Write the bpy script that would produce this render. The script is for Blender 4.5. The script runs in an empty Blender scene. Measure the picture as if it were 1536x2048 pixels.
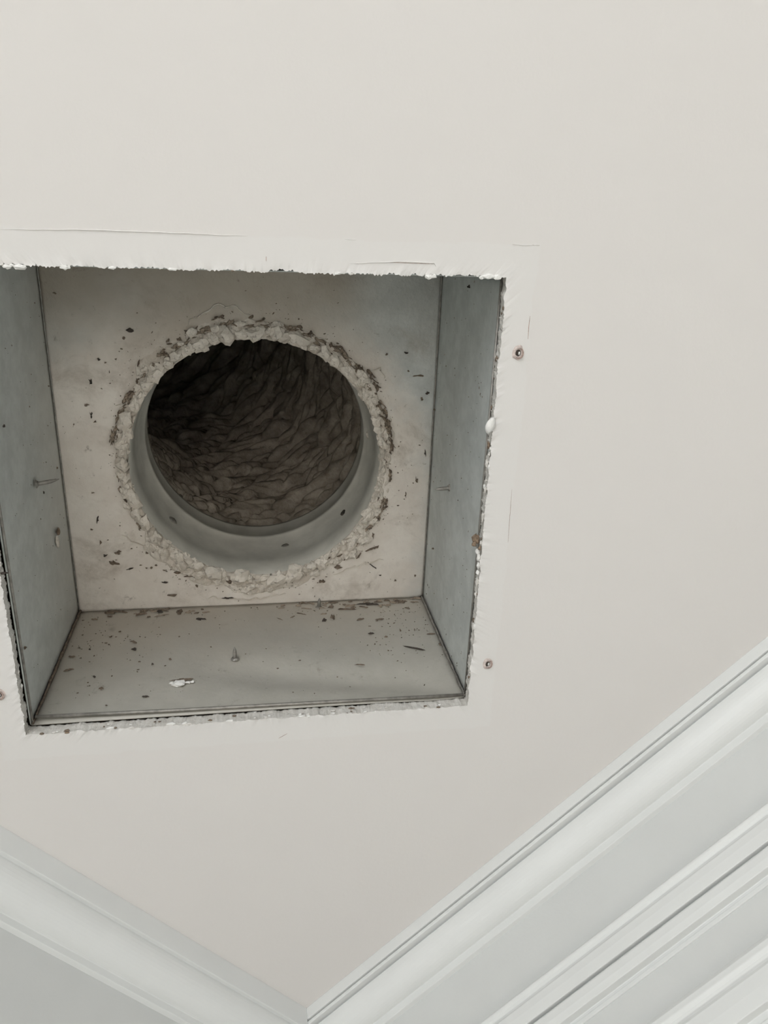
import bpy, math, random
from mathutils import Vector, Matrix, noise

random.seed(7)
S = bpy.context.scene
C = S.collection

# ------------------------------------------------------------------ camera
CEIL = 2.5                       # ceiling height
CAMZ = CEIL - 0.458
cam_d = bpy.data.cameras.new('camera')
cam = bpy.data.objects.new('camera', cam_d)
C.objects.link(cam)
cam_d.sensor_fit = 'VERTICAL'
cam_d.sensor_height = 36.0
cam_d.lens = 1540.0 / 2048.0 * 36.0
cam_d.clip_start = 0.01
R = Matrix(((0.9868, 0.0243, -0.1601), (-0.0364, -0.9300, -0.3657), (-0.1578, 0.3667, -0.9168)))
cam.matrix_world = Matrix.Translation((0, 0, CAMZ)) @ R.to_4x4()
S.camera = cam

# ------------------------------------------------------------------ view + sky
S.view_settings.view_transform = 'Standard'
S.view_settings.look = 'None'
S.view_settings.gamma = 1.0
S.view_settings.use_curve_mapping = False
S.view_settings.exposure = -0.1

world = bpy.data.worlds.new('world')
S.world = world
world.use_nodes = True
bg = world.node_tree.nodes['Background']
bg.inputs['Color'].default_value = (0.90, 0.95, 1.0, 1)
bg.inputs['Strength'].default_value = 1.0

# the room: a corner near the camera, long walls running off to two window walls
EDGE = Vector((0.0297, 0.6368))                  # where the two crown mouldings meet on the ceiling
AR, AL = math.radians(-44.43), math.radians(-133.71)
DR = Vector((math.cos(AR), math.sin(AR)))        # along the right-hand wall, away from the corner
DL = Vector((math.cos(AL), math.sin(AL)))        # along the left-hand wall
NR = Vector((-DR.y, DR.x))                       # outward (into the wall)
NL = Vector((DL.y, -DL.x))
WT = 0.024                                       # wall face lies this far behind the crown's ceiling edge
LENR, LENL = 4.2, 2.15


def corner(tr, tl):
    """point lying tr behind the right moulding edge and tl behind the left one"""
    a, b = EDGE.dot(NR) + tr, EDGE.dot(NL) + tl
    det = NR.x * NL.y - NR.y * NL.x
    return Vector(((a * NL.y - b * NR.y) / det, (NR.x * b - NL.x * a) / det))


WC = corner(WT, WT)
# outward normal and a point of each wall's outer face
NB = Vector((-DR.y, DR.x)) * -1
NF = Vector((DL.y, -DL.x)) * -1
OUTER = [(NR, WC + NR * 0.12), (NL, WC + NL * 0.12), (NB, WC + DL * LENL + NB * 0.12), (NF, WC + DR * LENR + NF * 0.12)]


def window_light(name, base, along, inward, width, zc, height, energy, colour):
    d = bpy.data.lights.new(name, 'AREA')
    d.shape = 'RECTANGLE'
    d.size, d.size_y = width, height
    d.energy = energy
    d.color = colour
    o = bpy.data.objects.new(name, d)
    C.objects.link(o)
    p = base - inward * 0.12
    z = -Vector((inward.x, inward.y, 0)).normalized()
    x = Vector((along.x, along.y, 0)).normalized()
    y = z.cross(x)
    m = Matrix((x, y, z)).transposed().to_4x4()
    m.translation = (p.x, p.y, zc)
    o.matrix_world = m
    return o


# daylight through the two windows (window_1 faces the right-hand wall, window_2 the left-hand wall)
W1C = WC + DL * LENL + DR * 1.15
W2C = WC + DR * LENR + DL * 1.1
window_light('window_daylight', W1C, DR, -DL, 1.9, 1.45, 1.6, 40, (0.97, 0.985, 1.0))
window_light('window_daylight_side', W2C, DL, -DR, 1.6, 1.45, 1.6, 3, (0.97, 0.985, 1.0))
# low sun falling through window_1 onto the floor
sun_d = bpy.data.lights.new('sun', 'SUN')
sun_d.energy = 20.0
sun_d.angle = math.radians(1.0)
sun_d.color = (1.0, 0.985, 0.965)
sun = bpy.data.objects.new('sun', sun_d)
C.objects.link(sun)
_e = math.radians(58)
_h = (-DL * 0.97 - DR * 0.0).normalized() * math.cos(_e)
sun.rotation_euler = Vector((_h.x, _h.y, -math.sin(_e))).to_track_quat('-Z', 'Y').to_euler()

# ------------------------------------------------------------------ helpers


def smooth(a, b, x):
    t = max(0.0, min(1.0, (x - a) / (b - a)))
    return t * t * (3 - 2 * t)


def fbm(x, y, z, o=4):
    return noise.fractal(Vector((x, y, z)), 1.0, 2.0, o, noise_basis='PERLIN_ORIGINAL')


def mesh(name, verts, faces, mat, parent=None, shade=False, loc=None):
    me = bpy.data.meshes.new(name)
    me.from_pydata([tuple(v) for v in verts], [], faces)
    me.validate()
    me.update()
    if shade:
        for p in me.polygons:
            p.use_smooth = True
    me.materials.append(mat)
    return link(name, me, parent, loc)


def link(name, me, parent=None, loc=None):
    o = bpy.data.objects.new(name, me)
    C.objects.link(o)
    if parent:
        o.parent = parent
    if loc is not None:
        o.location = loc
    return o


def tag(o, label, cat=None, kind=None, group=None):
    o['label'] = label
    if cat:
        o['category'] = cat
    if kind:
        o['kind'] = kind
    if group:
        o['group'] = group
    return o


def empty(name, loc):
    o = bpy.data.objects.new(name, None)
    C.objects.link(o)
    o.location = loc
    o.empty_display_size = 0.05
    return o


class NT:
    def __init__(s, name):
        s.mat = bpy.data.materials.new(name)
        s.mat.use_nodes = True
        s.t = s.mat.node_tree
        s.b = s.t.nodes['Principled BSDF']

    def n(s, kind, **kw):
        nd = s.t.nodes.new(kind)
        for k, v in kw.items():
            setattr(nd, k, v)
        return nd

    def l(s, a, b):
        s.t.links.new(a, b)

    def coord(s):
        return s.n('ShaderNodeTexCoord').outputs['Object']

    def noise(s, co, scale, detail=4, rough=0.55, dist=0.0):
        nd = s.n('ShaderNodeTexNoise')
        nd.inputs['Scale'].default_value = scale
        nd.inputs['Detail'].default_value = detail
        nd.inputs['Roughness'].default_value = rough
        nd.inputs['Distortion'].default_value = dist
        s.l(co, nd.inputs['Vector'])
        return nd.outputs['Fac']

    def m(s, op, a, b=None, c=None):
        nd = s.n('ShaderNodeMath', operation=op)
        for i, v in enumerate((a, b, c)):
            if v is None:
                continue
            if isinstance(v, (int, float)):
                nd.inputs[i].default_value = v
            else:
                s.l(v, nd.inputs[i])
        return nd.outputs[0]

    def rng(s, v, a, b, lo=0.0, hi=1.0):
        nd = s.n('ShaderNodeMapRange', interpolation_type='SMOOTHSTEP')
        s.l(v, nd.inputs['Value'])
        for k, x in zip(('From Min', 'From Max', 'To Min', 'To Max'), (a, b, lo, hi)):
            nd.inputs[k].default_value = x
        return nd.outputs[0]

    def mix(s, fac, a, b):
        nd = s.n('ShaderNodeMix', data_type='RGBA')
        if isinstance(fac, (int, float)):
            nd.inputs['Factor'].default_value = fac
        else:
            s.l(fac, nd.inputs['Factor'])
        for k, v in (('A', a), ('B', b)):
            sock = [i for i in nd.inputs if i.name == k and i.type == 'RGBA'][0]
            if isinstance(v, tuple):
                sock.default_value = (*v, 1)
            else:
                s.l(v, sock)
        return [o for o in nd.outputs if o.type == 'RGBA'][0]

    def xyz(s, co):
        nd = s.n('ShaderNodeSeparateXYZ')
        s.l(co, nd.inputs[0])
        return nd.outputs

    def bump(s, h, strength, dist):
        nd = s.n('ShaderNodeBump')
        nd.inputs['Strength'].default_value = strength
        nd.inputs['Distance'].default_value = dist
        s.l(h, nd.inputs['Height'])
        s.l(nd.outputs[0], s.b.inputs['Normal'])

    def out(s, col=None, rough=None, metal=None):
        for v, k in ((col, 'Base Color'), (rough, 'Roughness'), (metal, 'Metallic')):
            if v is None:
                continue
            if isinstance(v, tuple):
                s.b.inputs[k].default_value = (*v, 1)
            elif isinstance(v, (int, float)):
                s.b.inputs[k].default_value = v
            else:
                s.l(v, s.b.inputs[k])
        return s.mat


# ------------------------------------------------------------------ materials
BOX = Vector((-0.004, 0.187, CEIL))          # centre of the cut-out on the ceiling plane


def mat_ceiling():
    t = NT('ceiling_paint')
    co = t.coord()
    x, y, z = t.xyz(co)
    # the square the old grille covered never got the last warm coat of paint
    w = t.m('MULTIPLY_ADD', t.noise(co, 60, 3), 0.006, -0.003)
    ax = t.m('ADD', t.m('ABSOLUTE', x), w)
    ay = t.m('ADD', t.m('ABSOLUTE', y), w)
    d = t.m('MAXIMUM', ax, ay)
    inside = t.rng(d, 0.1695, 0.1715, 1, 0)
    blotch = t.noise(co, 9, 3)
    warm = t.mix(blotch, (0.712, 0.685, 0.658), (0.727, 0.702, 0.676))
    col = t.mix(t.m('MULTIPLY', inside, 0.3), warm, (0.75, 0.745, 0.725))
    h = t.m('ADD', t.m('MULTIPLY', t.noise(co, 260, 3), 0.5), t.m('MULTIPLY', t.noise(co, 45, 2), 1.0))
    t.bump(h, 0.10, 0.002)
    return t.out(col, 0.75)


def mat_plain(name, col, rough, metal=0.0, scale=None, amt=0.1, bump=0.0, bscale=300):
    t = NT(name)
    co = t.coord()
    if scale:
        dark = tuple(c * (1 - amt) for c in col)
        lite = tuple(min(1, c * (1 + amt)) for c in col)
        c = t.mix(t.rng(t.noise(co, scale, 5), 0.3, 0.7), dark, lite)
    else:
        c = col
    if bump:
        t.bump(t.noise(co, bscale, 4), bump, 0.002)
    return t.out(c, rough, metal)


GALV_A, GALV_B = (0.47, 0.495, 0.48), (0.63, 0.655, 0.635)
CREAM_A, CREAM_B = (0.68, 0.625, 0.56), (0.77, 0.725, 0.66)


def galv(t, co):
    sp = t.rng(t.noise(co, 55, 6, 0.65), 0.32, 0.7)
    fine = t.noise(co, 420, 3, 0.7)
    k = t.m('ADD', t.m('MULTIPLY', sp, 0.7), t.m('MULTIPLY', fine, 0.3))
    return t.mix(k, GALV_A, GALV_B), fine


def cream(t, co):
    return t.mix(t.rng(t.noise(co, 38, 6, 0.6), 0.3, 0.7), CREAM_A, CREAM_B)


def grime(t, co, col, lo, hi, amount, tint=(0.16, 0.125, 0.09), scale=90):
    g = t.rng(t.noise(co, scale, 8, 0.72, 0.4), lo, hi)
    return t.mix(t.m('MULTIPLY', g, amount), col, tint)


def mat_plate():
    t = NT('oversprayed_plate')
    co = t.coord()
    x, y, z = t.xyz(co)
    dx = t.m('SUBTRACT', x, 0.0037)
    dy = t.m('SUBTRACT', y, 0.0163)
    r = t.m('SQRT', t.m('ADD', t.m('MULTIPLY', dx, dx), t.m('MULTIPLY', dy, dy)))
    v = t.m('ADD', r, t.m('MULTIPLY', y, -0.38))
    v = t.m('ADD', v, t.m('MULTIPLY', x, 0.22))
    v = t.m('ADD', v, t.m('MULTIPLY_ADD', t.noise(co, 22, 5, 0.6), 0.09, -0.045))
    cm = t.rng(v, 0.15, 0.215, 1, 0)
    g, fine = galv(t, co)
    tone = t.rng(t.m('ADD', y, t.m('MULTIPLY', t.noise(co, 14, 4), 0.10)), -0.09, 0.02, 0.85, 0.0)
    tone = t.m('MULTIPLY', tone, t.rng(x, 0.06, 0.12, 1.0, 0.35))
    col = t.mix(cm, g, cream(t, co))
    col = t.mix(tone, col, (0.37, 0.315, 0.245))        # browner and darker towards the low-y side, weaker at the right
    col = grime(t, co, col, 0.52, 0.74, 0.5, (0.26, 0.21, 0.155), 16)
    col = grime(t, co, col, 0.60, 0.74, 0.55)
    col = grime(t, co, col, 0.66, 0.70, 0.5, (0.09, 0.07, 0.05), 240)
    t.bump(t.noise(co, 160, 6, 0.65), 0.25, 0.003)
    return t.out(col, t.rng(cm, 0, 1, 0.5, 0.85), t.rng(cm, 0, 1, 0.15, 0.0))


def mat_panel(kind):
    t = NT('galvanised_' + kind)
    co = t.coord()
    x, y, z = t.xyz(co)
    g, fine = galv(t, co)
    col = g
    metal = 0.15
    if kind == 'bottom':
        # cream overspray and dust near the fold with the plate, fading towards the rim
        v = t.m('ADD', z, t.m('MULTIPLY_ADD', t.noise(co, 18, 5, 0.6), 0.12, -0.06))
        v = t.m('ADD', v, t.m('MULTIPLY', x, -0.18))
        cm = t.rng(v, 0.05, 0.17, 0.15, 0.95)
        col = t.mix(cm, g, cream(t, co))
        col = t.mix(0.62, col, (0.35, 0.315, 0.255))        # even film of dust
        col = grime(t, co, col, 0.58, 0.76, 0.5, scale=70)
        col = grime(t, co, col, 0.64, 0.69, 0.6, (0.09, 0.07, 0.05), 260)
        metal = 0.05
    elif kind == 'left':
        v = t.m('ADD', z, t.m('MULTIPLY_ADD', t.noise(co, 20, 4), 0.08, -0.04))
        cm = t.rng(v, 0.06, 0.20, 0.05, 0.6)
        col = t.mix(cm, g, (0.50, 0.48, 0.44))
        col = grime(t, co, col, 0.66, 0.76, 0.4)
    else:
        col = grime(t, co, col, 0.66, 0.78, 0.35)
    t.bump(t.noise(co, 200, 5, 0.6), 0.12, 0.002)
    return t.out(col, 0.52, metal)


def mat_mastic():
    t = NT('dried_mastic')
    co = t.coord()
    col = t.mix(t.rng(t.noise(co, 60, 6, 0.6), 0.3, 0.7), (0.58, 0.52, 0.445), (0.76, 0.71, 0.635))
    col = grime(t, co, col, 0.54, 0.70, 0.75, (0.17, 0.13, 0.095), 120)
    t.bump(t.noise(co, 420, 6, 0.7), 0.5, 0.002)
    return t.out(col, 0.9)


def mat_liner():
    t = NT('flex_duct_liner')
    co = t.coord()
    col = t.mix(t.rng(t.noise(co, 40, 6, 0.65), 0.3, 0.7), (0.20, 0.17, 0.135), (0.42, 0.37, 0.31))
    col = grime(t, co, col, 0.55, 0.7, 0.6, (0.11, 0.085, 0.065), 150)
    t.bump(t.noise(co, 230, 5, 0.65), 0.4, 0.003)
    return t.out(col, 0.6)


def mat_gypsum():
    t = NT('cut_gypsum')
    co = t.coord()
    col = t.mix(t.rng(t.noise(co, 130, 6, 0.65), 0.35, 0.7), (0.67, 0.64, 0.59), (0.79, 0.765, 0.72))
    col = grime(t, co, col, 0.62, 0.74, 0.5, (0.24, 0.20, 0.16), 200)
    t.bump(t.noise(co, 500, 6, 0.7), 0.6, 0.0025)
    return t.out(col, 0.9)


def mat_glass():
    t = NT('window_glass')
    tr = t.n('ShaderNodeBsdfTransparent')
    gl = t.n('ShaderNodeBsdfGlossy')
    gl.inputs['Roughness'].default_value = 0.02
    mx = t.n('ShaderNodeMixShader')
    mx.inputs[0].default_value = 0.05
    t.l(tr.outputs[0], mx.inputs[1])
    t.l(gl.outputs[0], mx.inputs[2])
    t.l(mx.outputs[0], t.t.nodes['Material Output'].inputs['Surface'])
    return t.mat


def mat_floor():
    t = NT('pale_oak_floor')
    co = t.coord()
    w = t.n('ShaderNodeTexWave')
    w.inputs['Scale'].default_value = 1.2
    w.inputs['Distortion'].default_value = 9
    w.inputs['Detail'].default_value = 4
    t.l(co, w.inputs['Vector'])
    return t.out(t.mix(w.outputs['Fac'], (0.60, 0.565, 0.52), (0.67, 0.635, 0.59)), 0.5)


M_CEIL = mat_ceiling()
M_TRIM = mat_plain('white_trim_paint', (0.70, 0.71, 0.695), 0.42, 0, 14, 0.015)
M_WALL = mat_plain('wall_paint', (0.61, 0.62, 0.605), 0.6, 0, 20, 0.015, 0.04, 400)
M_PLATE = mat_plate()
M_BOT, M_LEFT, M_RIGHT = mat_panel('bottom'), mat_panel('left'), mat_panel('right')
M_COLLAR = mat_plain('collar_steel', (0.50, 0.487, 0.437), 0.5, 0.05, 40, 0.12, 0.05, 200)
M_MASTIC = mat_mastic()
M_LINER = mat_liner()
M_GYP = mat_gypsum()
M_DUST = mat_plain('brown_dust', (0.155, 0.12, 0.09), 0.95, 0, 300, 0.35, 0.4, 600)
M_FELT = mat_plain('felted_dust', (0.27, 0.22, 0.17), 0.95, 0, 220, 0.4, 0.5, 600)
M_DARK = mat_plain('dark_dirt', (0.05, 0.04, 0.033), 0.9, 0, 300, 0.3)
M_NAIL = mat_plain('nail_steel', (0.28, 0.265, 0.24), 0.5, 0.5, 200, 0.25)
M_PAINT = mat_plain('white_paint_chip', (0.78, 0.77, 0.74), 0.7, 0, 150, 0.05, 0.2, 500)
M_RUST = mat_plain('rust_brown', (0.20, 0.145, 0.10), 0.9, 0, 300, 0.4, 0.3, 500)
M_ANCHOR = mat_plain('screw_hole_stain', (0.40, 0.30, 0.26), 0.85, 0, 500, 0.35)
M_STAIN = mat_plain('stained_gypsum', (0.58, 0.50, 0.46), 0.85, 0, 400, 0.25)
M_FLOOR = mat_floor()
M_GLASS = mat_glass()

# ------------------------------------------------------------------ ceiling
# half sizes of the cut-out on the ceiling face
HX0, HX1, HY0, HY1 = -0.1545, 0.1520, -0.1520, 0.1507
T_DRY = 0.0108
NS = 640                                      # samples per side


def cut_outline():
    pts = []
    cs = [(HX0, HY0), (HX1, HY0), (HX1, HY1), (HX0, HY1)]
    nrm = [(0, -1), (1, 0), (0, 1), (-1, 0)]
    for k in range(4):
        a, b = cs[k], cs[(k + 1) % 4]
        for i in range(NS):
            u = i / NS
            pts.append((a[0] + (b[0] - a[0]) * u, a[1] + (b[1] - a[1]) * u, nrm[k], u, k))
    return pts


def jag(p, seed, amp):
    e = min(p[3], 1 - p[3])
    f = smooth(0, 0.012, e)
    n1 = fbm(p[0] * 130, p[1] * 130, seed, 4)
    n2 = noise.noise(Vector((p[0] * 900, p[1] * 900, seed + 3)))
    n3 = max(0, noise.noise(Vector((p[0] * 60, p[1] * 60, seed + 9))) - 0.35) * 2.0
    return f * amp * (n1 * 1.0 + n2 * (1.1 if p[4] == 0 else 0.6) + n3)


def build_ceiling():
    base = cut_outline()
    rings = []                                # (offset outward, z, jag weight)
    def ring(off, zf, jw):
        r = []
        for p in base:
            amp = (0.0011, 0.0009, 0.0007, 0.0010)[p[4]]
            j = jag(p, 1.3, amp) * jw
            x, y = p[0] + p[2][0] * (off + j), p[1] + p[2][1] * (off + j)
            # keep the corners square when stepping outwards
            if off > 0:
                if p[4] in (0, 2):
                    x = p[0] + (p[0] / 0.153) * off
                else:
                    y = p[1] + (p[1] / 0.151) * off
            r.append((x, y, zf(x, y, p)))
        return r
    lump = lambda a: (lambda x, y, p: a * (fbm(x * 220, y * 220, 4.0, 4) - 0.15))
    rings.append(ring(0.0, lump(0.0009), 1.0))
    rings.append(ring(0.0012, lump(0.0008), 0.7))
    rings.append(ring(0.003, lump(0.0004), 0.35))
    rings.append(ring(0.006, lump(0.00015), 0.0))
    rings.append(ring(0.012, lambda x, y, p: 0.0, 0.0))
    rings.append(ring(0.03, lambda x, y, p: 0.0, 0.0))
    # far boundary: the outer faces of the four walls
    far = []
    for p in base:
        k = min(lim / q for lim, q in ((nn.dot(pp) - nn.dot(BOX.xy), nn.dot(Vector(p[:2]))) for nn, pp in OUTER) if q > 1e-9)
        far.append((p[0] * k, p[1] * k, 0.0))
    rings.append([(x * 0.98, y * 0.98, z) for x, y, z in far])
    rings.append(far)
    rings.append([(x, y, 0.02) for x, y, z in far])
    n = len(base)
    V, F = [], []
    for r in rings:
        V += r
    for k in range(len(rings) - 1):
        for i in range(n):
            j = (i + 1) % n
            F.append((k * n + i, (k + 1) * n + i, (k + 1) * n + j, k * n + j))
    o = mesh('ceiling', V, F, M_CEIL, None, True, BOX)
    tag(o, 'off-white painted ceiling with a rough square hole cut in it', 'ceiling', 'structure')
    # cut gypsum edge: four faces, one for each side of the opening
    for side in range(4):
        idx = [i for i in range(n) if base[i][4] == side] + [((side + 1) * NS) % n]
        V, F = [], []
        lv = 7
        for i in idx:
            p = base[i]
            b = rings[0][i]
            for q in range(lv):
                u = q / (lv - 1)
                z = b[2] * (1 - u) + T_DRY * u
                e = smooth(0, 0.02, min(p[3], 1 - p[3]))
                rough = e * 0.0009 * fbm(p[0] * 260 + 7 * side, p[1] * 260, z * 260, 4) * min(1, u * 4)
                back = 0.0012 * u if u > 0 else 0
                V.append((b[0] + p[2][0] * (rough + back), b[1] + p[2][1] * (rough + back), z))
        for i in range(len(idx) - 1):
            for q in range(lv - 1):
                a = i * lv + q
                F.append((a, a + 1, a + lv + 1, a + lv))
        # top return, so the board has a back face
        m0 = len(V)
        for i in idx:
            p = base[i]
            V.append((p[0] + p[2][0] * 0.02, p[1] + p[2][1] * 0.02, T_DRY))
        for i in range(len(idx) - 1):
            F.append((i * lv + lv - 1, m0 + i, m0 + i + 1, (i + 1) * lv + lv - 1))
        g = mesh('cut_edge', V, F, M_GYP, o, True)
        g['label'] = 'crumbling cut plasterboard edge'
    return o


ceiling = build_ceiling()


def blob(name, mat, parent, c, size, seed, rough=0.35, sub=2, rot=None, shade=True):
    """irregular little lump: a noise-deformed icosphere"""
    import bmesh
    bm = bmesh.new()
    bmesh.ops.create_icosphere(bm, subdivisions=sub, radius=1.0)
    V = []
    for v in bm.verts:
        d = 1 + rough * (noise.noise(v.co * 1.3 + Vector((seed * 3.1, seed, 0))) * 1.3 + 0.5 * noise.noise(v.co * 3.1 + Vector((0, seed * 2.7, seed))))
        V.append(v.co * d)
    F = [[v.index for v in f.verts] for f in bm.faces]
    bm.free()
    rm = (rot or Matrix.Identity(3))
    V = [rm @ Vector((v.x * size[0], v.y * size[1], v.z * size[2])) for v in V]
    return mesh(name, V, F, mat, parent, shade, c)


def flake_geo(w, h, th, seed, n=9, ragged=0.35):
    """flat irregular scab lying in the xy plane, raised towards +z"""
    rnd = random.Random(seed)
    out, mid = [], []
    for i in range(n):
        a = 2 * math.pi * i / n + rnd.uniform(-0.2, 0.2)
        k = 1 - ragged + rnd.uniform(-ragged, ragged)
        x, y = math.cos(a) * w * 0.5 * k * 1.25, math.sin(a) * h * 0.5 * k * 1.25
        out.append((x, y, -0.0001))
        mid.append((x * 0.72 + rnd.uniform(-.05, .05) * w, y * 0.72, th * rnd.uniform(0.5, 1.3)))
    V = out + mid + [(0, 0, th * rnd.uniform(0.5, 1.0))]
    F = []
    for i in range(n):
        j = (i + 1) % n
        F.append((i, j, n + j, n + i))
        F.append((n + i, n + j, 2 * n))
    return V, F


def frame_for(normal, up):
    z = Vector(normal).normalized()
    x = Vector(up).normalized()
    x = (x - z * x.dot(z)).normalized()
    y = z.cross(x)
    return Matrix((x, y, z)).transposed()


def strip(name, mat, parent, pts, width, th, normal_z=-1):
    """thin raised ridge along a polyline on the ceiling"""
    V, F = [], []
    n = len(pts)
    for i, (x, y) in enumerate(pts):
        a = pts[max(0, i - 1)]
        b = pts[min(n - 1, i + 1)]
        d = Vector((b[0] - a[0], b[1] - a[1])).normalized()
        s = Vector((-d.y, d.x))
        k = math.sin(math.pi * (i + 0.35) / (n - 0.3)) ** 0.4
        w = width * k * (0.8 + 0.4 * noise.noise(Vector((x * 300, y * 300, 1))))
        V += [(x + s.x * w, y + s.y * w, 0.0001), (x + s.x * w * .3, y + s.y * w * .3, normal_z * th * k), (x - s.x * w * .3, y - s.y * w * .3, normal_z * th * k), (x - s.x * w, y - s.y * w, 0.0001)]
    for i in range(n - 1):
        for q in range(3):
            a = i * 4 + q
            F.append((a, a + 1, a + 5, a + 4))
    return mesh(name, V, F, mat, parent, False)


def densify(pts, step=0.003, wob=0.0003):
    out = []
    for i in range(len(pts) - 1):
        a, b = Vector(pts[i]), Vector(pts[i + 1])
        m = max(2, int((b - a).length / step))
        for k in range(m):
            p = a.lerp(b, k / m)
            out.append((p.x + wob * noise.noise(Vector((p.x * 150, p.y * 150, 2))), p.y + wob * noise.noise(Vector((p.x * 150, p.y * 150, 8)))))
    out.append(tuple(pts[-1]))
    return out


mm = 0.001
for pts, w, th, mt in (
        ([(-127, -169.9), (-76.5, -171.1), (1.4, -170.5)], 0.0005, 0.0005, M_CEIL),
        ([(58.7, -157.5), (87.6, -159.3), (107.7, -159.0), (109, -157.1)], 0.00045, 0.0005, M_CEIL),
        ([(82, -158.6), (108, -158.6)], 0.0002, 0.0003, M_ANCHOR),
        ([(153.9, -170.5), (170.8, -170.5)], 0.0003, 0.0003, M_CEIL),
        ([(163, -170.5), (170.5, -170.6)], 0.00018, 0.0002, M_ANCHOR),
        ([(169.1, -130), (169.3, -116.2)], 0.0003, 0.0003, M_ANCHOR),
        ([(169, -18.4), (170.1, 20.2)], 0.00022, 0.0002, M_ANCHOR),
        ([(55.5, -170.6), (61.8, -170.2)], 0.0003, 0.0002, M_CEIL),
        ([(14, 168), (20, 164.5)], 0.0003, 0.0002, M_ANCHOR),
        ([(11.5, -160), (11.4, -157.5)], 0.0003, 0.0002, M_ANCHOR)):
    strip('paint_ridge', mt, ceiling, densify([(a * mm, b * mm) for a, b in pts]), w, th)


def screw_hole(x, y, seed):
    rnd = random.Random(seed)
    V, F = [], []
    prof = [(0.0040, 0.0001), (0.0034, -0.0005), (0.0026, -0.0011), (0.0019, -0.0008), (0.0016, -0.0001)]
    n = 18
    for r, z in prof:
        for i in range(n):
            a = 2 * math.pi * i / n
            k = 1 + 0.22 * noise.noise(Vector((math.cos(a) * 1.5, math.sin(a) * 1.5, seed)))
            V.append((math.cos(a) * r * k, math.sin(a) * r * k * 1.15, z * (1 + 0.5 * noise.noise(Vector((math.cos(a) * 2, math.sin(a) * 2, seed + 5))))))
    for q in range(len(prof) - 1):
        for i in range(n):
            j = (i + 1) % n
            F.append((q * n + i, q * n + j, (q + 1) * n + j, (q + 1) * n + i))
    h = mesh('screw_hole', V, F, M_STAIN, ceiling, True, (x, y, 0))
    h['label'] = 'torn screw hole with a stained rim'
    V, F = flake_geo(0.0052, 0.0062, 0.0003, seed, 12, 0.12)
    mesh('hole_core', [(a, b, -c - 0.0002) for a, b, c in V], [f[::-1] for f in F], M_DARK, h)
    # crescent of brown torn paper on the rim
    V, F = [], []
    for i in range(11):
        a = math.radians(-120 + i * 26)
        w = math.sin(math.pi * (i + .5) / 11)
        for r in (0.0023, 0.0023 + 0.0011 * w):
            V.append((math.cos(a) * r, math.sin(a) * r * 1.15, -0.0013 - 0.0003 * w))
    for i in range(10):
        F.append((2 * i, 2 * i + 1, 2 * i + 3, 2 * i + 2))
    mesh('torn_paper', V, F, M_ANCHOR, h)
    blob('gypsum_crumb', M_PAINT, h, (0.0006, 0.0001, -0.0008), (0.0007, 0.0013, 0.0005), seed, 0.3, 1)


screw_hole(0.1638, -0.1076, 3)
screw_hole(0.1642, 0.1155, 8)
screw_hole(-0.1668, 0.1175, 5)

# crumbs and curls of paint hanging from the cut edge
rnd = random.Random(21)
edge_bits = [
    # x, y, z, sx, sy, sz, material
    (105, -151.4, -0.3, 2.4, 1.6, 1.2, M_PAINT), (108, -151.8, -0.4, 1.6, 1.2, 0.9, M_PAINT),
    (141, -152.2, -0.4, 4.2, 1.4, 1.2, M_PAINT), (146, -152.0, -0.3, 2.6, 1.3, 0.9, M_PAINT), (137, -151.6, -0.2, 1.6, 1.2, 0.9, M_PAINT),
    (-119.5, -151.2, -0.2, 3.4, 1.5, 1.2, M_PAINT), (-126, -151.0, -0.2, 2.2, 1.1, 0.9, M_PAINT), (-96.5, -151.5, -0.2, 2.6, 1.2, 0.9, M_PAINT),
    (-72, -151.8, 0, 2.0, 0.9, 0.8, M_PAINT), (-40, -151.8, 0, 2.4, 0.8, 0.8, M_PAINT), (52, -152.0, 0, 2.0, 0.9, 0.8, M_PAINT),
    (148.5, 18.5, 4, 2.3, 3.0, 2.2, M_RUST), (147.5, 22, 3, 1.6, 2.0, 1.6, M_RUST), (149.8, 27, 1.5, 1.2, 2.2, 1.4, M_PAINT),
    (150.6, 31, 1.2, 1.4, 2.6, 1.4, M_PAINT), (150.9, 37, 1.0, 1.2, 2.4, 1.3, M_PAINT), (151.0, 43, 1.0, 1.1, 2.0, 1.2, M_PAINT), (151.2, 50, 1.0, 1.0, 3.0, 1.2, M_GYP),
    (150.5, 24, 0.5, 1.2, 1.5, 1.0, M_RUST), (151.2, 60, 1.5, 0.9, 2.6, 1.2, M_GYP), (151, -48, 2, 0.9, 2.4, 1.4, M_RUST), (150.8, -36, 2, 1.0, 3.2, 1.4, M_GYP),
    (151.3, -18, 1.5, 0.9, 2.6, 1.2, M_GYP), (151.2, 2, 1.5, 0.9, 3.2, 1.2, M_GYP), (151.4, 85, 1, 0.8, 2.6, 1.0, M_GYP),
    (-153.6, 8, 3, 1.6, 3.0, 1.5, M_DARK), (-153.9, 14, 1, 1.1, 2.4, 1.1, M_RUST), (-153.0, 31, 2, 2.4, 0.8, 0.8, M_DARK), (-154.2, 24, 1, 1.0, 2.5, 1.0, M_GYP),
    (-100, 150.6, 1.0, 3.0, 0.8, 1.0, M_PAINT), (-86, 150.9, 0.4, 2.0, 0.9, 0.9, M_GYP), (-60, 150.4, 1.2, 3.4, 0.8, 1.1, M_PAINT), (-48, 150.9, 0.2, 2.4, 0.8, 0.9, M_GYP),
    (-20, 150.6, 0.6, 2.6, 0.8, 0.9, M_PAINT), (4, 150.8, 0.3, 2.8, 0.8, 0.9, M_GYP), (30, 150.7, 0.5, 3.0, 0.8, 0.8, M_PAINT), (-128, 151, -0.1, 1.6, 0.7, 0.6, M_RUST),
]
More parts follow.
